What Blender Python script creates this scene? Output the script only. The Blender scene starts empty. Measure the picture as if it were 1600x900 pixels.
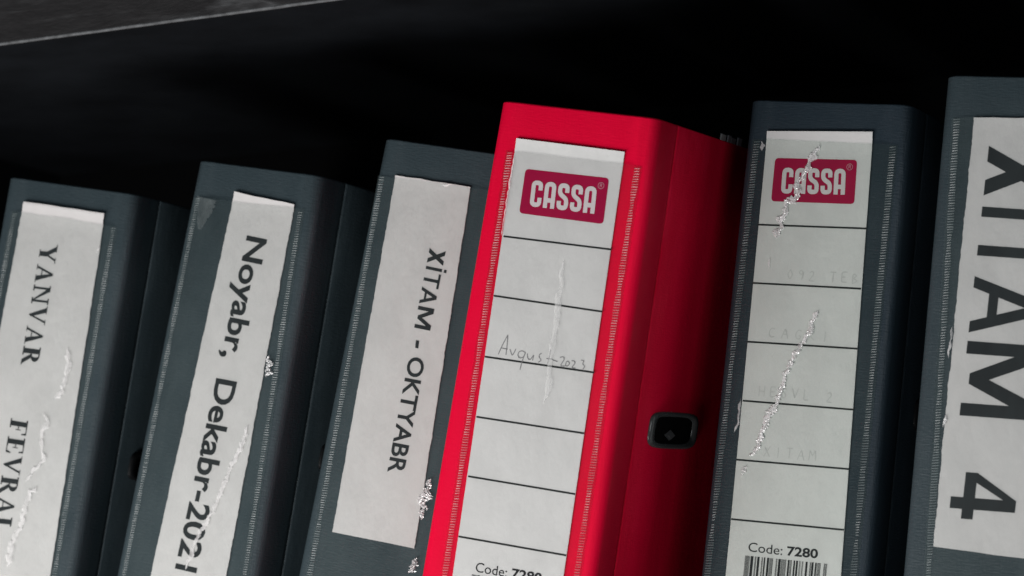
import bpy, bmesh, math, random
from mathutils import Matrix, Vector, noise

# ------------------------------------------------------------------ camera, light, exposure
S = 0.001                                   # everything below is written in millimetres
sc = bpy.context.scene
col = sc.collection
random.seed(7)

# measured in millimetres: the camera (x, y, z, yaw, pitch, roll, focal length in pixels of a 1600 px frame),
# each file (x, y, lean, yaw, width, height, tilt, flare left, flare right) and the (x, z) places of prints on each spine
CAM=[305.84175, -1095.12292, 99.90109, -0.38555, 0.12599, 0.03547, 4154.21722]
POSE=[[-435.5391, 2.9284, 0.2149, -0.0112, 74.6116, 317.9113, 0.001, 0.187, 0.7476], [-337.4087, 6.2036, 0.2191, -0.1075, 71.3518, 317.9039, -0.0222, 9.8194, 2.9971], [-241.9794, 5.9698, 0.2327, -0.0505, 74.622, 317.9174, -0.0195, 4.0555, 0.0], [-153.9992, -33.2326, 0.2176, -0.0372, 75.5018, 317.212, 0.0338, 7.2534, 1.8564], [-39.5535, 16.3233, 0.1487, -0.0758, 75.0357, 319.1254, -0.0068, 3.764, -0.4518], [56.002, 2.2656, 0.1359, -0.0276, 74.9898, 317.9233, -0.007, 2.832, 0.0]]
F={0: {'FEVRAL': [(-11.0, 202.4), (-10.4, 145.9), (-1.0, 202.5), (-0.5, 146.8)],
     'YANVAR': [(-10.9, 288.0), (-10.8, 228.3), (-1.2, 288.3), (-0.8, 228.7)],
     'crease': [[(14.4, 240.2), (16.4, 232.1), (16.2, 225.8), (15.3, 219.2), (11.9, 214.3)], [(7.3, 207.7), (10.0, 203.7), (8.1, 196.6), (11.2, 185.0), (3.6, 173.5)],
                [(10.4, 172.4), (6.2, 166.1), (5.1, 151.3), (1.7, 142.7), (1.7, 131.5)]],
     'filmtop': [(-33.9, 301.5), (30.8, 301.0)],
     'label': [(-24.8, 306.7), (22.1, 306.5), (25.8, 131.4), (-27.8, 128.2)],
     'seamL': [(-29.0, 301.4), (-30.1, 223.8), (-31.9, 125.9)],
     'seamR': [(28.0, 300.6), (27.8, 232.2), (28.0, 136.4)]},
 1: {'Dekabr-2021': [(-2.5, 216.9), (-7.2, 125.5), (9.6, 216.8), (5.3, 125.4)],
     'Noyabr,': [(0.8, 285.4), (-2.0, 227.2), (12.6, 284.8), (9.9, 226.9)],
     'crease': [[(24.9, 231.3), (25.7, 227.7), (25.6, 221.1)],
                [(20.2, 198.0), (18.2, 186.8), (14.5, 176.5), (12.2, 166.5), (8.7, 155.0), (4.0, 145.7), (1.0, 135.5), (-0.7, 126.1)]],
     'filmtop': [(-34.3, 299.7), (31.1, 301.3)],
     'label': [(-10.4, 305.0), (24.3, 303.0), (22.0, 127.2), (-20.1, 122.6)],
     'seamL': [(-31.1, 293.6), (-33.9, 221.7), (-35.5, 118.0)],
     'seamR': [(28.0, 301.0), (28.9, 231.9), (32.0, 130.2)]},
 2: {'OKTYABR': [(-2.5, 220.3), (-2.6, 166.5), (6.0, 220.2), (6.1, 166.6)],
     'XITAM': [(-2.3, 270.6), (-2.6, 233.4), (6.2, 270.2), (5.8, 233.2)],
     'crease': [[(20.5, 167.4), (19.0, 158.9), (19.2, 148.4)], [(20.9, 131.1), (18.5, 123.6)], [(-2.1, 300.2), (3.2, 300.6)]],
     'dash': [(-0.5, 227.9), (-0.2, 224.4), (1.2, 227.9), (1.5, 224.3)],
     'filmtop': [(-36.1, 300.1), (25.7, 301.0)],
     'label': [(-26.8, 301.3), (12.6, 301.0), (18.2, 135.0), (-24.9, 134.5)],
     'seamL': [(-33.7, 299.8), (-33.4, 220.2), (-32.4, 113.7)]},
 3: {'7280': [(1.3, 114.7), (15.4, 115.0), (1.3, 118.9), (15.5, 119.2)],
     'CASSA': [(-16.0, 273.3), (14.6, 273.6), (-16.4, 284.5), (14.1, 285.1)],
     'Code:': [(-15.8, 114.3), (-0.9, 114.6), (-15.9, 118.5), (-1.0, 118.8)],
     'bar': [(-17.1, 113.0), (20.7, 114.0)],
     'crease': [[(4.2, 252.5), (3.5, 246.0), (5.1, 241.6), (3.3, 235.8), (4.8, 227.1), (4.7, 220.0), (4.4, 212.7), (5.2, 198.5), (4.4, 190.4)]],
     'filmtop': [(-31.8, 295.9), (32.2, 296.2)],
     'hand': [[(-20.2, 208.2), (-19.2, 211.8), (-17.1, 217.1)], [(-17.1, 217.1), (-16.8, 213.9), (-16.6, 208.5)], [(-19.1, 211.1), (-16.2, 211.0)],
              [(-15.1, 211.2), (-13.6, 208.3), (-12.3, 211.7)],
              [(-7.7, 210.7), (-9.0, 211.4), (-10.6, 210.9), (-11.2, 209.1), (-9.8, 207.9), (-8.0, 208.9), (-7.6, 210.9)],
              [(-7.6, 210.9), (-8.3, 208.2), (-8.7, 206.0), (-9.0, 203.2)], [(-6.7, 210.5), (-6.2, 208.5), (-5.0, 207.9), (-3.6, 210.2)], [(-3.6, 210.2), (-3.8, 207.9)],
              [(-0.1, 211.6), (-1.2, 210.6), (-0.7, 209.4), (0.4, 208.7), (-1.1, 207.5)], [(3.9, 213.7), (3.8, 211.0), (3.5, 207.4)], [(2.5, 209.7), (5.5, 209.8)],
              [(5.6, 209.5), (7.9, 209.1)], [(8.7, 211.0), (10.3, 211.7), (10.9, 210.6), (9.3, 207.4), (11.7, 207.8)],
              [(12.0, 209.7), (11.7, 208.0), (12.8, 207.8), (13.7, 209.3), (12.5, 210.1), (12.0, 209.7)],
              [(14.3, 210.4), (15.6, 210.6), (16.1, 209.6), (14.6, 207.4), (16.6, 207.6)], [(18.5, 211.3), (20.2, 211.3), (19.3, 209.8), (20.9, 209.1), (20.0, 207.6)]],
     'label': [(-26.9, 301.6), (24.3, 301.4), (25.2, 128.7), (-26.3, 127.9)],
     'linesL': [(-26.3, 258.9), (-26.7, 232.9), (-26.6, 206.3), (-26.3, 180.1), (-26.0, 154.2), (-26.3, 127.9)],
     'linesR': [(25.1, 259.6), (25.2, 233.0), (25.6, 207.0), (25.1, 180.9), (25.1, 154.9), (25.2, 128.7)],
     'logo': [(-20.5, 289.0), (19.0, 289.5), (19.4, 269.8), (-20.4, 269.7)],
     'reg': [(15.8, 285.9)],
     'seamL': [(-29.1, 294.4), (-30.9, 223.1), (-30.0, 114.7)],
     'seamR': [(31.0, 294.8), (30.9, 230.8), (31.1, 125.6)]},
 4: {'7280': [(0.1, 121.1), (14.3, 121.3), (-0.0, 125.2), (14.2, 125.4)],
     'CASSA': [(-18.3, 278.0), (11.2, 278.7), (-18.5, 289.3), (10.6, 289.9)],
     'Code:': [(-17.8, 121.1), (-2.0, 121.1), (-17.8, 125.1), (-2.1, 125.1)],
     'bar': [(-18.9, 119.2), (18.8, 119.6)],
     'crease': [[(-2.5, 300.3), (-5.0, 295.2), (-6.8, 289.5), (-10.6, 282.5), (-10.0, 276.9), (-14.8, 273.9), (-16.2, 267.3), (-18.6, 257.9)],
                [(-20.7, 249.3), (-20.5, 244.5)], [(4.3, 227.8), (1.9, 223.2), (1.2, 218.1), (-1.8, 212.3), (-5.1, 207.3), (-7.4, 199.9), (-9.9, 192.5), (-10.9, 185.1)],
                [(-10.0, 187.4), (-14.8, 179.2), (-17.9, 165.8), (-21.5, 162.2)], [(-22.2, 157.9), (-24.2, 153.8)],
                [(-27.9, 187.1), (-27.9, 183.5), (-28.0, 176.4), (-29.4, 171.8)], [(-29.5, 300.5), (-28.8, 296.3)]],
     'filmtop': [(-32.8, 301.5), (33.2, 301.3)],
     'label': [(-27.4, 305.2), (21.4, 306.6), (25.0, 134.8), (-27.2, 134.2)],
     'linesL': [(-28.0, 263.7), (-27.8, 237.9), (-27.6, 212.0), (-27.1, 186.1), (-27.4, 160.2), (-27.2, 134.2)],
     'linesR': [(22.5, 264.5), (22.7, 238.4), (23.5, 212.5), (24.3, 186.3), (24.8, 160.8), (25.0, 134.8)],
     'logo': [(-22.6, 293.5), (15.4, 294.1), (15.9, 274.8), (-22.6, 274.3)],
     'reg': [(12.3, 290.9)],
     'seamL': [(-32.1, 295.1), (-34.9, 197.9), (-35.8, 112.1)],
     'seamR': [(30.9, 300.8), (29.7, 226.7), (30.8, 116.6)]},
 5: {'4': [(-20.5, 150.6), (-21.1, 131.1), (7.1, 150.7), (6.4, 131.4)],
     'XITAM': [(-16.4, 288.0), (-19.9, 174.0), (14.2, 286.8), (10.1, 174.0)],
     'crease': [[(-25.8, 211.0), (-26.4, 197.5)], [(-25.5, 173.8), (-26.2, 168.4)]],
     'filmtop': [(-33.6, 299.5), (29.7, 300.6)],
     'label': [(-23.7, 299.8), (27.5, 301.1), (25.6, 116.6), (-26.7, 118.8)],
     'seamL': [(-31.2, 299.3), (-30.8, 210.8), (-27.8, 109.1)]}}
SHELF=(-12.73, 388.42)


def make_camera():
    x, y, z, yaw, pitch, roll, f = CAM
    fw = Vector((math.sin(yaw)*math.cos(pitch), math.cos(yaw)*math.cos(pitch), math.sin(pitch)))
    r = Vector((math.cos(yaw), -math.sin(yaw), 0)); d = fw.cross(r)
    c, s = math.cos(roll), math.sin(roll)
    right, down = r*c + d*s, d*c - r*s
    m = Matrix((( right.x, -down.x, -fw.x, x*S), (right.y, -down.y, -fw.y, y*S),
                (right.z, -down.z, -fw.z, z*S), (0, 0, 0, 1)))
    cam = bpy.data.cameras.new('camera'); o = bpy.data.objects.new('camera', cam); col.objects.link(o)
    o.matrix_world = m
    cam.sensor_width = 36; cam.lens = f/1600*36
    cam.clip_start = 0.01; cam.clip_end = 50
    cam.dof.use_dof = True; cam.dof.focus_distance = 1.17; cam.dof.aperture_fstop = 11
    sc.camera = o
make_camera()

world = bpy.data.worlds.new('World'); sc.world = world; world.use_nodes = True
world.node_tree.nodes['Background'].inputs[0].default_value = (0.62, 0.80, 1.0, 1)
world.node_tree.nodes['Background'].inputs[1].default_value = 0.05

def area(name, loc, target, size, power, color, size_y=None):
    l = bpy.data.lights.new(name, 'AREA'); l.energy = power; l.color = color
    l.size = size
    if size_y: l.shape = 'RECTANGLE'; l.size_y = size_y
    o = bpy.data.objects.new(name, l); col.objects.link(o)
    o.location = Vector(loc)*S
    d = Vector(target) - Vector(loc)
    o.rotation_euler = d.to_track_quat('-Z', 'Y').to_euler()
    return o
# inferred key light, source unseen, low and to the left of the shelf
area('low_left_key_light', (-720, -610, -420), (-420, 0, 170), 1.5, 18, (1.0, 0.975, 0.965), 0.28)
area('right_fill_light', (860, -1080, 60), (-60, 0, 200), 0.6, 2.1, (0.95, 0.98, 1.0), 0.5)  # unseen fill added to brighten the right-hand side faces

sc.view_settings.view_transform = 'Standard'; sc.view_settings.look = 'None'
sc.view_settings.gamma = 1; sc.view_settings.exposure = 0.0; sc.view_settings.use_curve_mapping = False
sc.render.engine = 'CYCLES'; sc.cycles.max_bounces = 8; sc.cycles.transparent_max_bounces = 16
sc.cycles.use_denoising = True

# ------------------------------------------------------------------ materials
def mat(name):
    m = bpy.data.materials.new(name); m.use_nodes = True
    nt = m.node_tree; nt.nodes.clear()
    out = nt.nodes.new('ShaderNodeOutputMaterial')
    return m, nt, out
def node(nt, t, **kw):
    n = nt.nodes.new(t)
    for k, v in kw.items():
        if k.startswith('i_'):
            key = k[2:]
            n.inputs[int(key) if key.isdigit() else key.replace('_', ' ')].default_value = v
        else: setattr(n, k, v)
    return n
def ramp(nt, fac, stops):
    r = node(nt, 'ShaderNodeValToRGB'); nt.links.new(fac, r.inputs[0])
    el = r.color_ramp.elements
    while len(el) < len(stops): el.new(0.5)
    for e, (p, c) in zip(el, stops):
        e.position = p; e.color = c if len(c) == 4 else (*c, 1)
    return r.outputs[0]
def coords(nt, scale=(1, 1, 1), rot=(0, 0, 0)):
    tc = node(nt, 'ShaderNodeTexCoord'); mp = node(nt, 'ShaderNodeMapping')
    mp.inputs['Scale'].default_value = scale; mp.inputs['Rotation'].default_value = rot
    nt.links.new(tc.outputs['Object'], mp.inputs[0]); return mp.outputs[0]
def noi(nt, vec, scale, detail=4, rough=.5):
    n = node(nt, 'ShaderNodeTexNoise'); n.inputs['Scale'].default_value = scale
    n.inputs['Detail'].default_value = detail; n.inputs['Roughness'].default_value = rough
    nt.links.new(vec, n.inputs['Vector']); return n.outputs['Fac']

def cover_mat(name, base, dark, light, rough=.46, grain=.28, spec=.35):
    """embossed plastic over board: woven grain, faint rubbing and dust"""
    m, nt, out = mat(name)
    p = node(nt, 'ShaderNodeBsdfPrincipled'); nt.links.new(p.outputs[0], out.inputs[0])
    big = noi(nt, coords(nt, (1, 1, .35)), 28, 5, .6)
    c = ramp(nt, big, [(.3, dark), (.52, base), (.75, light)])
    dust = ramp(nt, noi(nt, coords(nt), 900, 2, .6), [(.70, (0, 0, 0)), (.80, (.35, .35, .35))])
    mix = node(nt, 'ShaderNodeMixRGB'); mix.inputs[2].default_value = (*[min(1, v*1.6+.03) for v in base], 1)
    nt.links.new(dust, mix.inputs[0]); nt.links.new(c, mix.inputs[1])
    geo = node(nt, 'ShaderNodeNewGeometry')
    pt = ramp(nt, geo.outputs['Pointiness'], [(.515, (0, 0, 0)), (.60, (1, 1, 1))])
    rub = ramp(nt, noi(nt, coords(nt, (1, 1, .3)), 120, 5, .7), [(.46, (0, 0, 0)), (.66, (.75,)*3)])
    wm = node(nt, 'ShaderNodeMath', operation='MULTIPLY'); nt.links.new(pt, wm.inputs[0]); nt.links.new(rub, wm.inputs[1])
    wear = node(nt, 'ShaderNodeMixRGB'); wear.inputs[2].default_value = (*[min(.95, v*1.7+.02) for v in base], 1)
    nt.links.new(wm.outputs[0], wear.inputs[0]); nt.links.new(mix.outputs[0], wear.inputs[1])
    nt.links.new(wear.outputs[0], p.inputs['Base Color'])
    weave_v = noi(nt, coords(nt, (1, 1, .18)), 1350, 2, .5)
    weave_h = noi(nt, coords(nt, (.2, .2, 1)), 1350, 2, .5)
    add = node(nt, 'ShaderNodeMath', operation='ADD'); nt.links.new(weave_v, add.inputs[0]); nt.links.new(weave_h, add.inputs[1])
    b = node(nt, 'ShaderNodeBump'); b.inputs['Strength'].default_value = grain; b.inputs['Distance'].default_value = .0006
    nt.links.new(add.outputs[0], b.inputs['Height'])
    wob = node(nt, 'ShaderNodeBump'); wob.inputs['Strength'].default_value = .12; wob.inputs['Distance'].default_value = .004
    nt.links.new(noi(nt, coords(nt, (1, 1, .25)), 45, 3), wob.inputs['Height']); nt.links.new(b.outputs[0], wob.inputs['Normal'])
    nt.links.new(wob.outputs[0], p.inputs['Normal'])
    r = ramp(nt, noi(nt, coords(nt), 60, 4), [(.3, (rough-.08,)*3), (.7, (rough+.1,)*3)])
    nt.links.new(r, p.inputs['Roughness'])
    p.inputs['Specular IOR Level'].default_value = spec
    return m
def simple(name, color, rough=.6, spec=.4, metal=0, mottling=0, scale=40):
    m, nt, out = mat(name)
    p = node(nt, 'ShaderNodeBsdfPrincipled'); nt.links.new(p.outputs[0], out.inputs[0])
    p.inputs['Roughness'].default_value = rough; p.inputs['Specular IOR Level'].default_value = spec
    p.inputs['Metallic'].default_value = metal
    if mottling:
        c = ramp(nt, noi(nt, coords(nt), scale, 5, .6), [(.3, tuple(v*(1-mottling) for v in color)), (.7, tuple(min(1, v*(1+mottling)) for v in color))])
        nt.links.new(c, p.inputs['Base Color'])
    else: p.inputs['Base Color'].default_value = (*color, 1)
    return m
def paper_mat(name, color):
    m, nt, out = mat(name)
    p = node(nt, 'ShaderNodeBsdfPrincipled'); nt.links.new(p.outputs[0], out.inputs[0])
    a = noi(nt, coords(nt, (1, 1, .6)), 60, 5, .6)
    c = ramp(nt, a, [(.25, tuple(v*.93 for v in color)), (.55, color), (.8, tuple(min(1, v*1.03) for v in color))])
    sp = ramp(nt, noi(nt, coords(nt), 420, 2, .5), [(.74, (0, 0, 0)), (.80, (.16,)*3)])
    mx = node(nt, 'ShaderNodeMixRGB'); mx.inputs[2].default_value = (.25, .25, .25, 1)
    nt.links.new(sp, mx.inputs[0]); nt.links.new(c, mx.inputs[1]); nt.links.new(mx.outputs[0], p.inputs['Base Color'])
    p.inputs['Roughness'].default_value = .75; p.inputs['Specular IOR Level'].default_value = .25
    b = node(nt, 'ShaderNodeBump'); b.inputs['Strength'].default_value = .33; b.inputs['Distance'].default_value = .0025
    nt.links.new(noi(nt, coords(nt, (1, 1, .7)), 75, 5), b.inputs['Height']); nt.links.new(b.outputs[0], p.inputs['Normal'])
    return m
def film_mat(name, tint, haze, haze_col, rough, gloss=.10, bump=.15, grain=35):
    """clear plastic: mostly see-through, a little milky, shiny"""
    m, nt, out = mat(name)
    tr = node(nt, 'ShaderNodeBsdfTransparent'); tr.inputs[0].default_value = (*tint, 1)
    df = node(nt, 'ShaderNodeBsdfDiffuse'); df.inputs[0].default_value = (*haze_col, 1)
    gl = node(nt, 'ShaderNodeBsdfGlossy'); gl.inputs['Roughness'].default_value = rough
    gl.inputs[0].default_value = (1, 1, 1, 1)
    hz = ramp(nt, noi(nt, coords(nt, (1, 1, .4)), grain, 6, .65), [(.3, (haze*.4,)*3), (.7, (min(1, haze*1.7),)*3)])
    m1 = node(nt, 'ShaderNodeMixShader'); nt.links.new(hz, m1.inputs[0]); nt.links.new(tr.outputs[0], m1.inputs[1]); nt.links.new(df.outputs[0], m1.inputs[2])
    fr = node(nt, 'ShaderNodeFresnel'); fr.inputs[0].default_value = 1.45
    mu = node(nt, 'ShaderNodeMath', operation='MULTIPLY'); mu.inputs[1].default_value = gloss/.034; nt.links.new(fr.outputs[0], mu.inputs[0]); mu.use_clamp = True
    m2 = node(nt, 'ShaderNodeMixShader'); nt.links.new(mu.outputs[0], m2.inputs[0]); nt.links.new(m1.outputs[0], m2.inputs[1]); nt.links.new(gl.outputs[0], m2.inputs[2])
    b = node(nt, 'ShaderNodeBump'); b.inputs['Strength'].default_value = bump; b.inputs['Distance'].default_value = .003
    nt.links.new(noi(nt, coords(nt, (1, 1, .45)), 55, 5, .6), b.inputs['Height'])
    nt.links.new(b.outputs[0], gl.inputs['Normal']); nt.links.new(b.outputs[0], fr.inputs['Normal'])
    nt.links.new(m2.outputs[0], out.inputs[0])
    return m
M = {}
M['slate'] = cover_mat('slate_cover', (.036, .053, .061), (.029, .044, .051), (.046, .065, .073))
M['navy'] = cover_mat('navy_cover', (.022, .035, .046), (.018, .029, .039), (.029, .044, .056))
M['red'] = cover_mat('red_cover', (.74, .0012, .034), (.67, .001, .029), (.79, .002, .040), .55, .16, .08)
M['paper'] = paper_mat('printed_paper', (.675, .658, .648))
M['card'] = paper_mat('label_card', (.70, .70, .685))
M['ink'] = simple('black_ink', (.012, .013, .015), .5, .3)
M['line_ink'] = simple('ruling_ink', (.02, .022, .022), .6, .2)
M['crimson'] = simple('crimson_print', (.39, .001, .052), .6, .12, 0, .06, 60)
M['logo_white'] = simple('unprinted_card', (.72, .68, .68), .7, .2)
M['pencil'] = simple('pencil_graphite', (.22, .22, .225), .6, .3)
M['faint'] = simple('rubbed_pencil', (.585, .59, .575), .7, .2)
M['film'] = film_mat('clear_pocket_film', (.962, .974, .967), .028, (.50, .64, .64), .22, .012, .28)
M['film_green'] = film_mat('greenish_film', (.93, .957, .938), .014, (.48, .64, .60), .22, .012, .28)  # greener, slightly darker film tint for the navy file
M['film_tight'] = film_mat('close_fitting_film', (.945, .945, .945), .006, (.50, .64, .62), .22, .010, .28)
M['weld'] = film_mat('welded_film', (.965, .972, .972), .13, (.62, .72, .72), .28, .022, .0, 60)
M['crease_glint'] = film_mat('glint_crease_film', (.98, .98, .98), .60, (.99, .99, .98), .18, .13, .0, 500)  # near-white colour stands in for glints along the crease
M['crease_white'] = film_mat('white_highlight_fold', (.98, .98, .98), .42, (.98, .97, .96), .30, .012, .0, 400)  # fold highlights painted near-white; also serves torn white film
M['crease_soft'] = film_mat('soft_highlight_fold', (.99, .99, .99), .25, (.97, .97, .96), .30, .006, .0, 120)  # soft streak of shine painted pale into the red file's film
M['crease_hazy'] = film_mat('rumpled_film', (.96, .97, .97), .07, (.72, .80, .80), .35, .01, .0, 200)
M['black_plastic'] = simple('black_plastic', (.075, .080, .080), .2, .7)
M['dull_plastic'] = simple('dull_black_plastic', (.010, .011, .012), .5, .2)
M['hole_shade'] = simple('painted_slot_shade', (.003, .003, .003), .8, .1)
M['steel'] = simple('dark_steel', (.22, .22, .22), .4, .5, .6)
M['pages'] = simple('page_edges', (.85, .83, .80), .85, .2, 0, .08, 300)
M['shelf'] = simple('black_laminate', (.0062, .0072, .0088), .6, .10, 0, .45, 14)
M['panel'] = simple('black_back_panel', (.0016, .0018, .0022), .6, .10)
def shelf_edge_mat():
    m, nt, out = mat('scuffed_edge')
    p = node(nt, 'ShaderNodeBsdfPrincipled'); nt.links.new(p.outputs[0], out.inputs[0])
    base = ramp(nt, noi(nt, coords(nt), 30, 6, .65), [(.3, (.008, .007, .0075)), (.7, (.019, .0185, .0195))])
    st = ramp(nt, noi(nt, coords(nt, (.16, 1, 1.4), (0, math.radians(30), 0)), 70, 4, .7), [(.56, (0, 0, 0)), (.76, (.55,)*3)])
    vein = noi(nt, coords(nt, (.22, 1, 1), (0, math.radians(27), 0)), 26, 5, .6)
    ab = node(nt, 'ShaderNodeMath', operation='SUBTRACT'); ab.inputs[1].default_value = .5; nt.links.new(vein, ab.inputs[0])
    ab2 = node(nt, 'ShaderNodeMath', operation='ABSOLUTE'); nt.links.new(ab.outputs[0], ab2.inputs[0])
    vr = ramp(nt, ab2.outputs[0], [(.0, (.85,)*3), (.012, (.35,)*3), (.04, (0, 0, 0))])
    mxs = node(nt, 'ShaderNodeMath', operation='MAXIMUM'); nt.links.new(st, mxs.inputs[0]); nt.links.new(vr, mxs.inputs[1]); st = mxs.outputs[0]
    mx = node(nt, 'ShaderNodeMixRGB'); mx.inputs[2].default_value = (.075, .077, .080, 1)
    nt.links.new(st, mx.inputs[0]); nt.links.new(base, mx.inputs[1]); nt.links.new(mx.outputs[0], p.inputs['Base Color'])
    p.inputs['Roughness'].default_value = .6
    b = node(nt, 'ShaderNodeBump'); b.inputs['Strength'].default_value = .3; b.inputs['Distance'].default_value = .003
    nt.links.new(noi(nt, coords(nt, (.3, 1, 1), (0, math.radians(28), 0)), 60, 6, .7), b.inputs['Height']); nt.links.new(b.outputs[0], p.inputs['Normal'])
    return m
M['shelf_edge'] = shelf_edge_mat()
M['worn_edge'] = simple('worn_pale_edge', (.085, .09, .094), .6, .2, 0, .5, 180)

# ------------------------------------------------------------------ mesh helpers
def link(name, bm, material, parent=None, smooth=False, mats=None):
    me = bpy.data.meshes.new(name)
    for f in bm.faces: f.smooth = smooth
    bmesh.ops.scale(bm, vec=(S, S, S), verts=bm.verts)
    bm.to_mesh(me); bm.free()
    for mt in (mats or [material]): me.materials.append(mt)
    o = bpy.data.objects.new(name, me); col.objects.link(o)
    if parent: o.parent = parent
    return o
def box(bm, x0, x1, y0, y1, z0, z1):
    v = [bm.verts.new(p) for p in ((x0,y0,z0),(x1,y0,z0),(x1,y1,z0),(x0,y1,z0),(x0,y0,z1),(x1,y0,z1),(x1,y1,z1),(x0,y1,z1))]
    for f in ((0,3,2,1),(4,5,6,7),(0,1,5,4),(1,2,6,5),(2,3,7,6),(3,0,4,7)): bm.faces.new([v[i] for i in f])
def loft(bm, path, tfun, heights, xmap, r=.9):
    """a board following a plan path, swept up through heights, with softened top and bottom edges"""
    n = len(path); nor = []
    for i in range(n):
        a = Vector(path[max(i-1, 0)]); b = Vector(path[min(i+1, n-1)]); d = (b-a).normalized()
        nor.append(Vector((-d.y, d.x)))
    h0, h1 = heights[0], heights[-1]
    levels = [(h0 + r*(1-math.cos(k*math.pi/8)) if False else h0 + r*k/3, math.sin(math.acos(max(0, 1-k/3)))) for k in range(1, 3)]
    levels += [(z, 1) for z in heights[1:-1]]
    levels += [(h1 - r*(3-k)/3, math.sqrt(max(0, 1-((k)/3)**2))) for k in range(0, 3)] + [(h1, .25)]
    levels = [(h0, .25)] + levels
    levels.sort()
    rings = []
    for z, q in levels:
        ring = []
        for side in (1, -1):
            idx = range(n) if side == 1 else range(n-1, -1, -1)
            for i in idx:
                t = tfun(i)/2; t2 = t - (1-q)*min(t, r)
                p = Vector(path[i]) + nor[i]*t2*side
                ring.append(bm.verts.new((xmap(p.x, z), p.y, z)))
        rings.append(ring)
    L = len(rings[0])
    for a, b in zip(rings, rings[1:]):
        for i in range(L):
            bm.faces.new((a[i], a[(i+1) % L], b[(i+1) % L], b[i]))
    for ring in (rings[0], rings[-1]):
        for i in range(n-1):
            bm.faces.new((ring[i], ring[i+1], ring[L-2-i], ring[L-1-i]))
    bmesh.ops.recalc_face_normals(bm, faces=bm.faces)
def bulge(z):                               # the open mouth of the pocket stands a little proud
    t = min(max((z-294.5)/8, 0), 1.4)
    return .35*t*t
def lay(p, off):                            # a point (x, z) lying `off` in front of the spine
    return (p[0], -(off + bulge(p[1])), p[1])
def ribbon(bm, pts, w, off, k=[0]):
    """a flat stroke of ink along a line"""
    n = len(pts); P = [Vector(p) for p in pts]; L = []; R = []
    k[0] = (k[0]+1) % 12; off += k[0]*.004
    for i in range(n):
        d0 = (P[i]-P[i-1]).normalized() if i else (P[1]-P[0]).normalized()
        d1 = (P[i+1]-P[i]).normalized() if i < n-1 else d0
        t = (d0+d1); t = t.normalized() if t.length > 1e-6 else d0
        nn = Vector((-t.y, t.x)); c = max(.45, nn.dot(Vector((-d0.y, d0.x))))
        ww = (w[i] if isinstance(w, (list, tuple)) else w)/2/c
        L.append(bm.verts.new(lay(P[i]+nn*ww, off))); R.append(bm.verts.new(lay(P[i]-nn*ww, off)))
    for i in range(n-1): bm.faces.new((L[i], L[i+1], R[i+1], R[i]))
def poly(bm, pts, off, k=[0]):
    k[0] = (k[0]+1) % 9
    bm.faces.new([bm.verts.new(lay(p, off+k[0]*.004)) for p in pts])
def quadmap(q):
    b0, b1, c0, c1 = [Vector(p) for p in q]
    return lambda u, v: (b0*(1-u)+b1*u)*(1-v) + (c0*(1-u)+c1*u)*v
def rounded(pts, r, seg=4):
    out = []; n = len(pts)
    for i, p in enumerate(pts):
        p = Vector(p)
        if i in (0, n-1) or r == 0: out.append(p); continue
        a, b = Vector(pts[i-1]), Vector(pts[i+1])
        rr = min(r, (a-p).length*.5, (b-p).length*.5)
        s, e = p+(a-p).normalized()*rr, p+(b-p).normalized()*rr
        for j in range(seg+1):
            t = j/seg; out.append(s*(1-t)**2 + p*2*t*(1-t) + e*t*t)
    return out

# ------------------------------------------------------------------ lettering
INK = .58                                   # ink lies this far in front of the spine, on top of the paper
def type_mesh(text, weight):
    cu = bpy.data.curves.new('type', 'FONT'); cu.body = text; cu.size = 1; cu.offset = weight; cu.resolution_u = 4
    o = bpy.data.objects.new('type', cu); col.objects.link(o)
    dg = bpy.context.evaluated_depsgraph_get(); ev = o.evaluated_get(dg); me = ev.to_mesh()
    V = [(v.co.x, v.co.y) for v in me.vertices]; Fc = [tuple(p.vertices) for p in me.polygons]
    ev.to_mesh_clear(); bpy.data.objects.remove(o); bpy.data.curves.remove(cu)
    return V, Fc
BOLD_M = [[(0, 0), (.17, 0), (.17, 1), (0, 1)], [(.83, 0), (1, 0), (1, 1), (.83, 1)], [(.17, 1), (.17, .68), (.43, .08), (.5, .08), (.5, .36), (.235, 1)], [(.83, 1), (.765, 1), (.5, .36), (.5, .08), (.57, .08), (.83, .68)]]
def bold_m(q, u0, parent):
    """the last M of a word, drawn stroke by stroke across u0..1 of the word"""
    f = quadmap(q); bm = bmesh.new()
    for p in BOLD_M: poly(bm, [f(u0+(1-u0)*a, b) for a, b in p], INK)
    bm.normal_update()
    for fc in bm.faces:
        if fc.normal.y > 0: fc.normal_flip()
    return link('lettering', bm, M['ink'], parent)
def typeset(name, text, q, weight, parent, cap='X', material='ink'):
    """sans-serif print: the baseline and cap height come from the four measured corners q"""
    V, Fc = type_mesh(text, weight); C, _ = type_mesh(cap, weight)
    x0, x1 = min(v[0] for v in V), max(v[0] for v in V)
    y0, y1 = min(v[1] for v in C), max(v[1] for v in C)
    f = quadmap(q); bm = bmesh.new()
    vs = [bm.verts.new(lay(f((x-x0)/(x1-x0), (y-y0)/(y1-y0)), INK)) for x, y in V]
    for t in Fc:
        try: bm.faces.new([vs[i] for i in t])
        except ValueError: pass
    bm.normal_update()
    for fc in bm.faces:
        if fc.normal.y > 0: fc.normal_flip()
    return link(name, bm, M[material], parent)
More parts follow.
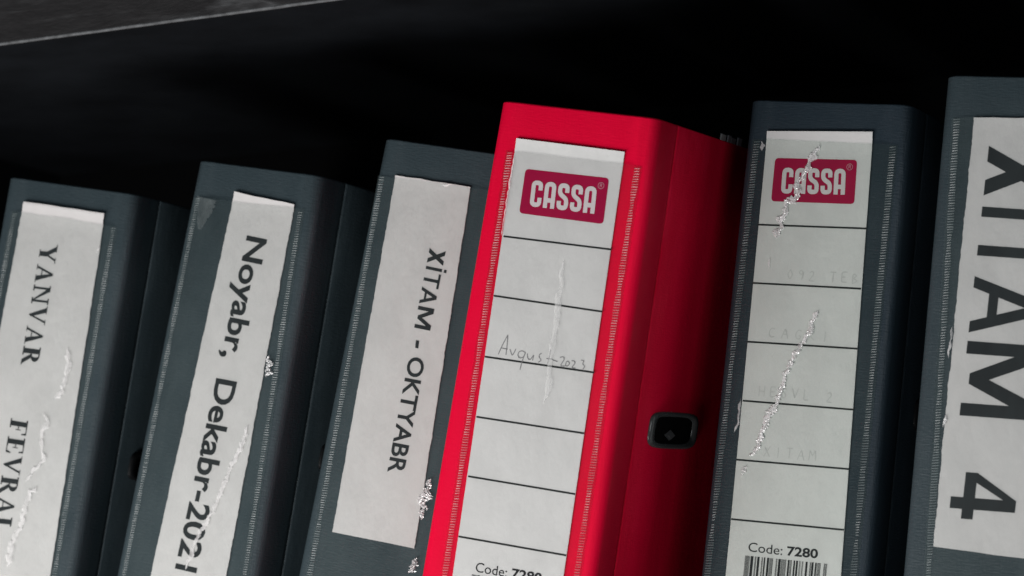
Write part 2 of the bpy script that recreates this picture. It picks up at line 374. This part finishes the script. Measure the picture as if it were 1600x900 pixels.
# bold serif capitals: (advance, polygons) in units of the cap height
def stem(x, w, top=True, bot=True, s=.10, t=.075):
    P = [[(x, 0), (x+w, 0), (x+w, 1), (x, 1)]]
    if bot: P.append([(x-s, 0), (x+w+s, 0), (x+w+s, t), (x-s, t)])
    if top: P.append([(x-s, 1-t), (x+w+s, 1-t), (x+w+s, 1), (x-s, 1)])
    return P
def bowl(cx, y0, y1, rx, wide, thin):
    n = 10; P = []
    cy, ry = (y0+y1)/2, (y1-y0)/2
    for i in range(n):
        a, b = math.pi/2-math.pi*i/n, math.pi/2-math.pi*(i+1)/n
        o = lambda t: (cx+rx*math.cos(t), cy+ry*math.sin(t))
        m = lambda t: (cx+(rx-wide)*math.cos(t), cy+(ry-thin)*math.sin(t))
        P.append([o(a), o(b), m(b), m(a)])
    return P
SERIF = {
 'Y': (1.0, [[(.08, 1), (.33, 1), (.65, .42), (.40, .42)], [(.77, 1), (.87, 1), (.62, .46), (.52, .46)], [(.40, 0), (.65, 0), (.65, .46), (.40, .46)],
       [(0, .955), (.40, .955), (.40, 1), (0, 1)], [(.68, .955), (.97, .955), (.97, 1), (.68, 1)], [(.32, 0), (.72, 0), (.72, .045), (.32, .045)]]),
 'A': (1.0, [[(.44, 1), (.56, 1), (.90, 0), (.64, 0)], [(.46, 1), (.52, .90), (.22, 0), (.11, 0)], [(.25, .30), (.66, .30), (.66, .355), (.27, .355)],
       [(.03, 0), (.32, 0), (.32, .045), (.03, .045)], [(.57, 0), (.97, 0), (.97, .045), (.57, .045)]]),
 'N': (1.05, stem(.15, .11) + stem(.80, .11) + [[(.08, 1), (.34, 1), (.90, 0), (.84, 0), (.80, .05)]]),
 'V': (1.0, [[(.06, 1), (.32, 1), (.60, .12), (.52, 0), (.47, 0)], [(.78, 1), (.88, 1), (.53, 0), (.48, .10)],
       [(0, .955), (.39, .955), (.39, 1), (0, 1)], [(.69, .955), (.97, .955), (.97, 1), (.69, 1)]]),
 'R': (1.0, stem(.14, .25) + bowl(.46, .48, 1, .33, .23, .07) + [[(.38, .93), (.46, .93), (.46, 1), (.38, 1)], [(.38, .48), (.46, .48), (.46, .55), (.38, .55)],
       [(.40, .50), (.62, .50), (.95, .03), (.69, .03)], [(.70, 0), (1.0, 0), (1.0, .045), (.70, .045)]]),
 'F': (.88, stem(.14, .25) + [[(.34, .945), (.80, .945), (.80, 1), (.34, 1)], [(.75, .72), (.80, .72), (.80, .95), (.70, .95)], [(.34, .48), (.58, .48), (.58, .535), (.34, .535)], [(.54, .36), (.58, .36), (.58, .66), (.54, .66)]]),
 'E': (.92, stem(.14, .25) + [[(.34, .945), (.80, .945), (.80, 1), (.34, 1)], [(.75, .74), (.80, .74), (.80, .95), (.70, .95)], [(.34, .48), (.58, .48), (.58, .535), (.34, .535)], [(.54, .36), (.58, .36), (.58, .66), (.54, .66)],
       [(.34, 0), (.82, 0), (.84, .055), (.34, .055)], [(.72, .05), (.84, .05), (.86, .28), (.81, .28)]]),
 'L': (.90, stem(.14, .25) + [[(.34, 0), (.80, 0), (.82, .055), (.34, .055)], [(.70, .05), (.82, .05), (.84, .30), (.79, .30)]]),
}
def serif(name, text, q, parent, gap=.03):
    tot = sum(SERIF[c][0] for c in text) + gap*(len(text)-1); f = quadmap(q); bm = bmesh.new(); x = 0
    for c in text:
        w, P = SERIF[c]
        for p in P: poly(bm, [f((x+a)/tot, b) for a, b in p], INK)
        x += w+gap
    bm.normal_update()
    for fc in bm.faces:
        if fc.normal.y > 0: fc.normal_flip()
    return link(name, bm, M['ink'], parent)
XITA = [[(0, 0), (.058, 0), (.185, 1), (.127, 1)], [(.127, 0), (.185, 0), (.058, 1), (0, 1)], [(.226, 0), (.264, 0), (.264, 1), (.226, 1)], [(.226, 1.12), (.264, 1.12), (.264, 1.28), (.226, 1.28)],
        [(.369, 0), (.408, 0), (.408, .86), (.369, .86)], [(.297, .86), (.480, .86), (.480, 1), (.297, 1)],
        [(.485, 0), (.527, 0), (.611, 1), (.568, 1)], [(.652, 0), (.694, 0), (.611, 1), (.568, 1)], [(.52, .23), (.66, .23), (.64, .365), (.54, .365)]]
def xitam(q, parent):
    """XİTAM in plain bold strokes"""
    f = quadmap(q); bm = bmesh.new()
    for p in XITA: poly(bm, [f(*c) for c in p], INK)
    bm.normal_update()
    for fc in bm.faces:
        if fc.normal.y > 0: fc.normal_flip()
    link('lettering', bm, M['ink'], parent); bold_m(q, .725, parent)
def logo_word(q, parent):
    """five round-shouldered condensed capitals"""
    f = quadmap(q); TW, H, LW, G, T = 31., 12.2, 5.4, 1.0, 1.95
    bm = bmesh.new(); h = T/2; l, r, b, t = h, LW-h, h, H-h
    C = [rounded([(r, H*.64), (r, t), (l, t), (l, b), (r, b), (r, H*.36)], 1.5)]
    A = [rounded([(l, 0), (l, t), (r, t), (r, H*.5)], 1.7)+[Vector((r, 0))], [(l, H*.30), (r, H*.30)]]
    Sx = [rounded([(r, H*.66), (r, t), (l, t), (l, H*.60), (r, H*.42), (r, b), (l, b), (l, H*.33)], 1.5)]
    x = 0
    for L in (C, A, Sx, Sx, A):
        for s in L: ribbon(bm, [f((x+p[0])/TW, p[1]/H) for p in s], T, INK+.05)
        x += LW+G
    bm.normal_update()
    for fc in bm.faces:
        if fc.normal.y > 0: fc.normal_flip()
    return link('logo_lettering', bm, M['logo_white'], parent)

# ------------------------------------------------------------------ the shelf unit
bookcase = bpy.data.objects.new('bookcase', None); col.objects.link(bookcase)
bookcase['label'] = 'black bookcase with scuffed upper board above the leaning files'
bookcase['category'] = 'bookcase'
YS, ZS = SHELF
def board(name, z0, z1, y0, y1, material):
    bm = bmesh.new(); box(bm, -900, 700, y0, y1, z0, z1); return link(name, bm, material, bookcase)
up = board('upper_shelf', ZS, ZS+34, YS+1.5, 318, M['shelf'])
bm = bmesh.new()                            # the scuffed front strip of the upper board, its lower arris chipped
N = 260
rows = []
for i in range(N+1):
    x = -900 + 1600*i/N
    j = noise.noise((x*.09, 3.1, 0))*.35 + noise.noise((x*.5, 1.7, 0))*.25
    rows.append([bm.verts.new(p) for p in ((x, YS+1.4, ZS-.15), (x, YS+.55+j*.3, ZS-.1+j*.25), (x, YS-.1, ZS+.75+j*.6), (x, YS, ZS+1.2+j*.6), (x, YS+.2*noise.noise((x*.01, 0, 5)), ZS+34), (x, YS+1.4, ZS+34))])
for a, b in zip(rows, rows[1:]):
    for k in range(5):
        f = bm.faces.new((a[k], b[k], b[k+1], a[k+1]))
        f.material_index = 1 if k in (1, 2) else 0
bmesh.ops.recalc_face_normals(bm, faces=bm.faces)
link('edge_strip', bm, None, up, mats=[M['shelf_edge'], M['worn_edge']])
bm = bmesh.new(); box(bm, -592, -570, YS, 318, -1.5, ZS-.2); link('side_light_block', bm, M['shelf'], bookcase)  # added out of view to block light leaking in from the left
board('lower_shelf', -36, -1.6, -14, 318, M['shelf'])
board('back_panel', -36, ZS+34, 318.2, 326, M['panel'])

# ------------------------------------------------------------------ the files
def place(i, name, label):
    x, y, lean, yaw, w, h, pt, tl, tr = POSE[i]
    o = bpy.data.objects.new(name, None); col.objects.link(o)
    Rm = Matrix.Rotation(yaw, 4, 'Z') @ Matrix.Rotation(lean, 4, 'Y') @ Matrix.Rotation(pt, 4, 'X')
    o.matrix_world = Matrix.Translation(Vector((x, y, abs(w/2*math.sin(lean))))*S) @ Rm
    o['label'] = label; o['category'] = 'binder'; o['group'] = 'lever arch files leaning on the shelf'
    return o
D, T = 285., 2.6
def shell(i, root, m):
    x, y, lean, yaw, w, h, pt, tl, tr = POSE[i]
    def xmap(px, z):
        k = (1-z/h)
        s = px/(w/2)
        dz = max(0, z-(h-1.7)); px *= 1-(1.7-math.sqrt(max(0, 1.7*1.7-dz*dz)))*.8/(w/2)
        return px - (tl*k if s < 0 else 0)*min(1, abs(s)) + (tr*k if s > 0 else 0)*min(1, s)
    hs = [0] + [h*k/8 for k in range(1, 8)] + [h]
    r = 3.4; e = T/2; W2 = w/2 - e
    path = [(-W2, 23.5), (-W2, 21), (-W2, 18), (-W2, 8)]
    for k in range(7):
        a = math.pi - k*math.pi/12; path.append((-W2+r+r*math.cos(a), e+r-r*math.sin(a)))
    path += [(-W2+r+1.6, e), (-W2+r+3, e-.30), (-W2+r+4.6, e+.12), (-W2+r+8, e+.25), (-W2+r+16, e+.35), (0, e+.4), (W2-r-16, e+.35), (W2-r-8, e+.25), (W2-r-4.6, e+.12), (W2-r-3, e-.30), (W2-r-1.6, e)]
    for k in range(7):
        a = math.pi/2 - k*math.pi/12; path.append((W2-r+r*math.cos(a), e+r-r*math.sin(a)))
    path += [(W2, 8), (W2, 18), (W2, 21), (W2, 23.5)]
    n = len(path)
    tf = lambda k: {0: 1.2, 1: 1.2, n-1: 1.2, n-2: 1.2}.get(k, T)
    bm = bmesh.new(); loft(bm, path, tf, hs, xmap); o = link('spine', bm, m, root, True)
    for s in (-1, 1):
        p = [(s*W2, 23.6), (s*W2, 24.4)] + [(s*W2, 24.4+(D-25.2)*k/6) for k in range(1, 6)] + [(s*W2, D-.8), (s*W2, D)]
        bm = bmesh.new(); loft(bm, p, lambda k: T if 0 < k < len(p)-1 else 1.4, hs, xmap); link('cover', bm, m, root, True)
    bm = bmesh.new()                        # the sheets filed inside, in uneven bundles
    rnd = random.Random(i); xx = -w/2+9
    while xx < w/2-16:
        t = rnd.uniform(3, 8); box(bm, xx, min(xx+t, w/2-10), 40+rnd.uniform(0, 3), 255+rnd.uniform(-4, 6), 6, 300+rnd.uniform(-4, 1)); xx += t+.4
    link('page_block', bm, M['pages'], root)
def edge(a, b, n, amp, rnd, jag):
    a, b = Vector(a), Vector(b); d = (b-a); nn = Vector((-d.y, d.x)).normalized()
    return [a+d*k/n + nn*(amp*noise.noise((k*jag, rnd, 0)) + amp*.5*noise.noise((k*jag*3.3, rnd+9, 0)) if 0 < k < n else 0) for k in range(n)]
def paper(name, quad, root, m, amp, seed):
    """a strip of paper, 0.3 mm thick, its edges as cut (amp = unevenness in mm)"""
    tl_, tr_, br, bl = [Vector(p) for p in quad]
    NZ, NX = 240, 6
    bm = bmesh.new(); grid = []
    for r in range(NZ+1):
        v = r/NZ; row = []
        L = tl_*(1-v)+bl*v; R = tr_*(1-v)+br*v
        L = L+Vector((amp*(noise.noise((v*23, seed, 0))+.7*noise.noise((v*85, seed, 2))+.35*noise.noise((v*190, seed, 6))), 0)); R = R+Vector((amp*(noise.noise((v*21, seed+5, 0))+.8*noise.noise((v*90, seed+5, 2))+.35*noise.noise((v*200, seed+5, 6))), 0))
        for c in range(NX+1):
            u = c/NX; p = L*(1-u)+R*u
            if r == 0 or r == NZ: p = p+Vector((0, amp*1.2*noise.noise((u*4.7, seed+r, 1))))
            row.append(p)
        grid.append(row)
    V = {}
    for k, off in ((0, .50), (1, .20)):
        for r in range(NZ+1):
            for c in range(NX+1): V[k, r, c] = bm.verts.new(lay(grid[r][c], off))
    for r in range(NZ):
        for c in range(NX):
            bm.faces.new((V[0, r, c], V[0, r+1, c], V[0, r+1, c+1], V[0, r, c+1])); bm.faces.new((V[1, r, c], V[1, r, c+1], V[1, r+1, c+1], V[1, r+1, c]))
        for c in (0, NX): bm.faces.new((V[0, r, c], V[1, r, c], V[1, r+1, c], V[0, r+1, c]))
    for c in range(NX):
        for r in (0, NZ): bm.faces.new((V[0, r, c], V[0, r, c+1], V[1, r, c+1], V[1, r, c]))
    bmesh.ops.recalc_face_normals(bm, faces=bm.faces)
    return link(name, bm, m, root)
FILM = 1.0
def pocket(i, root, top, x0, x1, zb, seams, creases):
    """the clear pocket welded to the spine down both sides"""
    rnd = random.Random(40+i)
    bm = bmesh.new(); NX, NZ = 22, 120; g = []
    for r in range(NZ+1):
        row = []
        for c in range(NX+1):
            u = c/NX; xa = x0[0]*(1-r/NZ)+x0[1]*r/NZ; xb = x1[0]*(1-r/NZ)+x1[1]*r/NZ
            x = xa*(1-u)+xb*u; zt = top[0]*(1-u)+top[1]*u + .5*noise.noise((u*3, i, 4)); z = zt*(1-r/NZ)+zb*r/NZ
            e = min(u, 1-u)*8; e = min(1, e)
            off = FILM*(.25+.75*e) + e*(.22*noise.noise((x*.05, z*.03, i))+.05*noise.noise((x*.2, z*.12, i)))
            row.append(bm.verts.new(lay((x, z), off)))
        g.append(row)
    for r in range(NZ):
        for c in range(NX): bm.faces.new((g[r][c], g[r+1][c], g[r+1][c+1], g[r][c+1]))
    film = link('label_pocket', bm, M[{3: 'film_tight', 4: 'film_green'}.get(i, 'film')], root, True)
    for key, line in seams:                 # the weld: a band of tiny pressed ridges
        bm = bmesh.new(); a, b = Vector(line[0]), Vector(line[-1]); b = b + (b-a)*.12
        if key == 'ext': b = a + (b-a)
        n = int((a-b).length/1.12)
        for k in range(n):
            v = k/n; p = a*(1-v)+b*v
            g = 1+.55*noise.noise((k*.11, i*3.1, 7)); glint = rnd.random() < .05
            if g < .52: continue
            cx = p.x+rnd.uniform(-.08, .08); cz = p.y+rnd.uniform(-.07, .07); l = 1.25*min(g, 1.15); t = .30; sl = .16+rnd.uniform(-.05, .05)
            hgt = .16*g+(.22 if glint else 0); base = -.40
            vs = [bm.verts.new(q) for q in ((cx-l, base, cz-t-sl), (cx+l, base, cz-t+sl), (cx+l, base, cz+t+sl), (cx-l, base, cz+t-sl),
                  (cx-l*.75, base-hgt, cz-sl*.7+rnd.uniform(-.05, .05)), (cx+l*.75, base-hgt, cz+sl*.7+rnd.uniform(-.05, .05)))]
            for f in ((0, 1, 5, 4), (1, 2, 5), (2, 3, 4, 5), (3, 0, 4)): bm.faces.new([vs[q] for q in f])
        o = link('weld_seam', bm, M['weld'], film); o['kind'] = 'stuff'
    for c, (line, w, kind) in enumerate(creases):   # folds in the film; white, soft and glint kinds paint highlights in near-white
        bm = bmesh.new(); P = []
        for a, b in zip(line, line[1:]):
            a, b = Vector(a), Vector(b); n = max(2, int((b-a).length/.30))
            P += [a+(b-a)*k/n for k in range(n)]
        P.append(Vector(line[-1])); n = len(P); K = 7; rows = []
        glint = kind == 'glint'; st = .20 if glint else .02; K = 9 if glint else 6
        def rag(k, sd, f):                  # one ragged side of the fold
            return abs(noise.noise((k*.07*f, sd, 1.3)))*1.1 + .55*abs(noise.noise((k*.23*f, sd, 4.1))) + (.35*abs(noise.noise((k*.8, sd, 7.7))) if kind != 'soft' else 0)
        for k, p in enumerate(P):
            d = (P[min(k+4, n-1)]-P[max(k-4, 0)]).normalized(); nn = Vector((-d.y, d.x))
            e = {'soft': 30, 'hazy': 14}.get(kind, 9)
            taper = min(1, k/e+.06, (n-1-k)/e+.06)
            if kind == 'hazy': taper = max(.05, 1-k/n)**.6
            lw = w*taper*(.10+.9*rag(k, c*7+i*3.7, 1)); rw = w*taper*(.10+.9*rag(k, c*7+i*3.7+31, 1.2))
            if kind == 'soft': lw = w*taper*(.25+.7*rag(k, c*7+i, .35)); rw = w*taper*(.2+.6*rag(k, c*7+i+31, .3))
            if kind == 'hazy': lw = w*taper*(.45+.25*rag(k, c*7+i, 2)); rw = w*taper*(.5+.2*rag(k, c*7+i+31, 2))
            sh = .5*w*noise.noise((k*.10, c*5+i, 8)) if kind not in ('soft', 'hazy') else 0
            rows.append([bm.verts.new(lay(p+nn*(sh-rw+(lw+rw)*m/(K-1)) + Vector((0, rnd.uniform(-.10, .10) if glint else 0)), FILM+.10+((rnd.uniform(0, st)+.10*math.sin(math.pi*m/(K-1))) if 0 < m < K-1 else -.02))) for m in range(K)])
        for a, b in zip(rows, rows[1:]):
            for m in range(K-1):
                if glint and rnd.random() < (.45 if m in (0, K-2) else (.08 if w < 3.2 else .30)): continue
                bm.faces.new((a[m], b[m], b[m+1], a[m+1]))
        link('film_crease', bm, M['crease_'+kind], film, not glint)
    return film
def sharp(line, w, st): return (line, w, st)
def eyelet(i, root, yc, zc, ly, lz, rim='dull_plastic'):
    """plastic-rimmed locking slot in the side cover"""
    w = POSE[i][4]; tr = POSE[i][8]; x0 = w/2 + tr*(1-zc/POSE[i][5])
    bm = bmesh.new(); n = 40
    def sup(a, ry, rz): # rounded rectangle
        c, s = math.cos(a), math.sin(a); e = .45
        return (yc+ry*math.copysign(abs(c)**e, c), zc+rz*math.copysign(abs(s)**e, s))
    prof = [(0, 0.05), (0, .9), (1.2, 1.6), (3.0, 1.5), (4.0, .6), (4.2, -1.9)]   # inset from outside, height
    rings = []
    for ins, hh in prof:
        rings.append([bm.verts.new((x0+hh, *sup(2*math.pi*k/n, ly/2-ins*1.5, lz/2-ins*.55))) for k in range(n)])
    for a, b in zip(rings, rings[1:]):
        for k in range(n): bm.faces.new((a[k], a[(k+1) % n], b[(k+1) % n], b[k]))
    bmesh.ops.recalc_face_normals(bm, faces=bm.faces)
    e = link('locking_eyelet', bm, M[rim], root, True)
    bm = bmesh.new(); bm.faces.new([bm.verts.new((x0+.12, *sup(2*math.pi*k/n, ly/2-5.5, lz/2-2.1))) for k in range(n)])
    bmesh.ops.recalc_face_normals(bm, faces=bm.faces); link('slot_shade', bm, M['hole_shade'], e)  # flat near-black face paints the slot's inner dark; no hole is cut
    bm = bmesh.new(); ring = [(yc-3-6.5, zc-2.2), (yc-3, zc-2.2-2.5), (yc-3+6.5, zc-2.2), (yc-3, zc-2.2+2.5)]
    lo = [bm.verts.new((x0+.15, *p)) for p in ring]; hi = [bm.verts.new((x0+1.3, yc-3+(p[0]-yc+3)*.6, zc-2.2+(p[1]-zc+2.2)*.6)) for p in ring]
    for k in range(4): bm.faces.new((lo[k], lo[(k+1) % 4], hi[(k+1) % 4], hi[k]))
    bm.faces.new(hi); bmesh.ops.recalc_face_normals(bm, faces=bm.faces); link('catch_tip', bm, M['steel'], e)

def strips(name, quad_list, m, parent, off=INK):
    bm = bmesh.new()
    for q in quad_list: poly(bm, q, off)
    bm.normal_update()
    for fc in bm.faces:
        if fc.normal.y > 0: fc.normal_flip()
    return link(name, bm, m, parent)
def round_rect(q, r, off, m, name, parent):
    tl_, tr_, br, bl = [Vector(p) for p in q]
    pts = rounded([(tl_+tr_)/2, tr_, br, bl, tl_, (tl_+tr_)/2], r, 6)[:-1]
    bm = bmesh.new(); bm.faces.new([bm.verts.new(lay(p, off)) for p in pts]); bm.normal_update()
    for fc in bm.faces:
        if fc.normal.y > 0: fc.normal_flip()
    return link(name, bm, m, parent)
BARS = [(275,280),(284,289),(293,298),(302,307),(311,316),(320,325),(330,335),(345,380),(400,406),(410,416),(430,458),(485,491),(495,500),(513,530),(553,578),(585,591),(596,602),(607,613),(618,626),
        (665,671),(676,682),(695,725),(731,737),(742,748),(753,759),(764,770),(775,781),(786,793),(813,834),(840,846),(853,862),(885,905),(917,940),(956,963),(970,974),(990,996),(1001,1005),(1035,1060),(1088,1094),(1098,1103),(1110,1134),(1153,1172),(1180,1186),(1191,1197),(1202,1208),(1213,1220),(1260,1266),(1271,1277),(1283,1289),(1294,1300)]
def ruled_label(i, lab, code):
    d = F[i]
    for a, b in zip(d['linesL'], d['linesR']):
        a, b = Vector(a), Vector(b); u = (b-a).normalized(); a = a+u*.12; b = b-u*.12
        bm = bmesh.new(); ribbon(bm, [a, b], .8, INK-.03)
        bm.normal_update()
        for fc in bm.faces:
            if fc.normal.y > 0: fc.normal_flip()
        link('ruled_line', bm, M['line_ink'], lab)
    round_rect(d['logo'], 1.9, INK-.03, M['crimson'], 'printed_logo', lab)
    logo_word(d['CASSA'], lab)
    c = Vector(d['reg'][0]); bm = bmesh.new()
    ribbon(bm, [c+Vector((1.35*math.cos(a*math.pi/10), 1.35*math.sin(a*math.pi/10))) for a in range(21)], .22, INK+.05)
    for s in ([(-.4, -.7), (-.4, .7), (.2, .7), (.42, .4), (.2, .05), (-.4, .05)], [(0, .05), (.5, -.7)]): ribbon(bm, [c+Vector(p) for p in s], .22, INK+.05)
    for fc in bm.faces:
        fc.normal_update()
        if fc.normal.y > 0: fc.normal_flip()
    link('registered_mark', bm, simple_pink, lab)
    typeset('lettering', 'Code:', d['Code:'], 0.0, lab, 'C'); typeset('lettering', '7280', d['7280'], .028, lab, '7')
    a, b = [Vector(p) for p in d['bar']]; qs = []; k = (b-a)/1025
    for s, e in BARS: qs.append([a+k*(s-275), a+k*(e-275), a+k*(e-275)+Vector((0, -14)), a+k*(s-275)+Vector((0, -14))])
    strips('barcode', qs, M['ink'], lab)
simple_pink = simple('pale_print', (.62, .30, .36), .6, .2)
def full(i):                                # the label runs on below the frame to the pocket's foot
    tl_, tr_, br, bl = [Vector(p) for p in F[i]['label']]
    def to(a, b, z): return a+(b-a)*((z-a.y)/(b.y-a.y))
    return tl_, tr_, to(tr_, br, 94), to(tl_, bl, 94)
def seams(i, mirror=None):
    d = F[i]; out = [('', d['seamL'])]
    out.append(('', d['seamR'] if 'seamR' in d else mirror))
    return out

names = [
 ('slate grey lever arch file with paper strip reading YANVAR FEVRAL, leftmost in the row', 'slate'),
 ('slate grey lever arch file with narrow paper strip reading Noyabr, Dekabr-2021', 'slate'),
 ('slate grey lever arch file with strip reading XİTAM - OKTYABR, tight against the red file', 'slate'),
 ('bright red lever arch file with ruled label and pencilled Avqust-2023', 'red'),
 ('dark navy lever arch file with ruled label and crimson logo, right of the red file', 'navy'),
 ('slate grey lever arch file with huge black letters XİTAM 4, rightmost in the row', 'slate')]
roots = []
for i, (lb, mk) in enumerate(names):
    r = place(i, 'lever_arch_file', lb); roots.append(r); shell(i, r, M[mk])

def zx(line, z):
    a, b = Vector(line[0]), Vector(line[-1]); return (a+(b-a)*((z-a.y)/(b.y-a.y))).x
def film_for(i, sm, creases):
    d = F[i]; zb = 86.
    top = (d['filmtop'][0][1], d['filmtop'][1][1]); zt = sum(top)/2
    l, rr = sm[0][1], sm[1][1]
    sm = [(k, [(zx(s, zt-1), zt-1), (zx(s, zb), zb)]) for k, s in sm]
    return pocket(i, roots[i], top, (zx(l, zt)-2.2, zx(l, zb)-2.2), (zx(rr, zt)+2.2, zx(rr, zb)+2.2), zb, sm, creases)

# YANVAR FEVRAL
lab = paper('paper_label', full(0), roots[0], M['paper'], .30, 1.3)
serif('lettering', 'YANVAR', F[0]['YANVAR'], lab); serif('lettering', 'FEVRAL', F[0]['FEVRAL'], lab)
c = F[0]['crease']
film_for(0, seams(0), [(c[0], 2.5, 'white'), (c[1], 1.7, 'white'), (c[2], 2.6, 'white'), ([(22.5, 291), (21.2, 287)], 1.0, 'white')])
eyelet(0, roots[0], 57, 188, 46, 15)

# Noyabr, Dekabr-2021
lab = paper('paper_label', full(1), roots[1], M['paper'], .34, 2.7)
typeset('lettering', 'Noyabr,', F[1]['Noyabr,'], .022, lab, 'N'); typeset('lettering', 'Dekabr-2021', F[1]['Dekabr-2021'], .022, lab, 'D')
c = F[1]['crease']
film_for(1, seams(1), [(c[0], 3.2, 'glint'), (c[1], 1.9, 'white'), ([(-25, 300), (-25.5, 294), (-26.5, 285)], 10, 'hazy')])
eyelet(1, roots[1], 61, 188, 46, 15)
# XİTAM - OKTYABR
q = F[2]['label']
lab = paper('paper_label', q, roots[2], M['paper'], .30, 4.1)
xitam(F[2]['XITAM'], lab); typeset('lettering', 'OKTYABR', F[2]['OKTYABR'], .020, lab, 'K')
d4 = F[2]['dash']; strips('lettering', [[d4[0], d4[1], d4[3], d4[2]]], M['ink'], lab)
c = F[2]['crease']
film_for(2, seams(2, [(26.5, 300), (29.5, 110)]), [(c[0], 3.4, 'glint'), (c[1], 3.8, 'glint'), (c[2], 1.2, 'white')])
eyelet(2, roots[2], 60, 188, 50, 16)
# the red file
lab = paper('paper_label', full(3), roots[3], M['card'], .04, 6.2)
ruled_label(3, lab, True)
bm = bmesh.new()
for s in F[3]['hand']:
    ribbon(bm, rounded(s, 1.2, 4), .36, INK)
for fc in bm.faces:
    fc.normal_update()
    if fc.normal.y > 0: fc.normal_flip()
link('handwriting', bm, M['pencil'], lab)
c = F[3]['crease']
film_for(3, seams(3), [(c[0], 3.0, 'soft'), ([(-26.4, 294), (-26.7, 280), (-26.9, 259)], .6, 'white')])
eyelet(3, roots[3], 66, 185.5, 58, 16.5, 'black_plastic')
bm = bmesh.new()
for a, b, hh in ((97, 103, 3.2), (106, 110, 3.6), (111, 116, 3.0), (119, 124, 4.0)):
    box(bm, 28.4, 28.9, a, b, 285, 318.2+hh)
link('index_tab', bm, M['pages'], roots[3])
# the navy file
lab = paper('paper_label', full(4), roots[4], M['card'], .04, 8.2)
ruled_label(4, lab, True)
GL = {'C': [[(.85, .85), (.45, 1), (.1, .6), (.15, .2), (.5, 0), (.85, .15)]], 'A': [[(0, 0), (.45, 1), (.9, 0)], [(.2, .4), (.7, .4)]], 'G': [[(.85, .85), (.45, 1), (.1, .6), (.15, .15), (.6, 0), (.85, .35), (.5, .4)]],
      'R': [[(.1, 0), (.1, 1), (.7, .9), (.7, .6), (.1, .5), (.8, 0)]], 'I': [[(.4, 0), (.4, 1)]], 'H': [[(.1, 0), (.1, 1)], [(.8, 0), (.8, 1)], [(.1, .5), (.8, .5)]], 'E': [[(.8, 1), (.1, 1), (.1, 0), (.8, 0)], [(.1, .5), (.6, .5)]],
      'S': [[(.8, .85), (.3, 1), (.2, .65), (.75, .4), (.6, 0), (.1, .1)]], 'V': [[(0, 1), (.4, 0), (.8, 1)]], 'L': [[(.1, 1), (.1, 0), (.7, 0)]], 'X': [[(0, 0), (.8, 1)], [(0, 1), (.8, 0)]], 'T': [[(.4, 0), (.4, 1)], [(0, 1), (.8, 1)]],
      'M': [[(0, 0), (.1, 1), (.45, .4), (.8, 1), (.9, 0)]], 'O': [[(.45, 1), (.1, .5), (.45, 0), (.8, .5), (.45, 1)]], '9': [[(.8, .7), (.4, 1), (.15, .7), (.5, .5), (.8, .7), (.6, 0)]], '2': [[(.15, .8), (.5, 1), (.75, .7), (.1, 0), (.85, 0)]],
      'B': [[(.1, 0), (.1, 1), (.7, .8), (.15, .52), (.8, .3), (.1, 0)]], ' ': []}
for row, (txt, x0, adv) in enumerate((('  O92 TEB', -22, 5.0), ('CAGRI', -18, 6.2), ('HESVL 2', -20, 5.2), (' XITAM', -20, 5.2))):
    bm = bmesh.new(); zrow = F[4]['linesL'][row+1][1]+2.6
    for k, ch in enumerate(txt):
        for st in GL[ch]: ribbon(bm, rounded([(x0+k*adv+p[0]*3.4, zrow+p[1]*4.4+.25*math.sin(k*3.)) for p in st], .8, 3), .36, INK)
    for fc in bm.faces:
        fc.normal_update()
        if fc.normal.y > 0: fc.normal_flip()
    link('handwriting', bm, M['faint'], lab)
c = F[4]['crease']
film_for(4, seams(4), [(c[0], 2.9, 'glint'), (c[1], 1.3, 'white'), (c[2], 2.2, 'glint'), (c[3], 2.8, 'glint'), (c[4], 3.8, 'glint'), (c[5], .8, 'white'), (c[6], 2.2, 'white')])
eyelet(4, roots[4], 66, 188, 50, 16)
# XİTAM 4
lab = paper('paper_label', F[5]['label'], roots[5], M['paper'], .38, 10.4)
xitam(F[5]['XITAM'], lab); f4 = quadmap(F[5]['4']); bm = bmesh.new()
for p in ([(.54, 0), (.79, 0), (.79, 1), (.54, 1)], [(0, .19), (.54, .19), (.54, .37), (0, .37)], [(.79, .19), (1, .19), (1, .37), (.79, .37)], [(0, .37), (.21, .37), (.54, .80), (.54, 1)]):
    poly(bm, [f4(*q) for q in p], INK)
bm.normal_update()
for fc in bm.faces:
    if fc.normal.y > 0: fc.normal_flip()
link('lettering', bm, M['ink'], lab)
c = F[5]['crease']
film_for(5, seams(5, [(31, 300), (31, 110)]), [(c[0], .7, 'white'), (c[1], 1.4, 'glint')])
eyelet(5, roots[5], 66, 188, 50, 16)
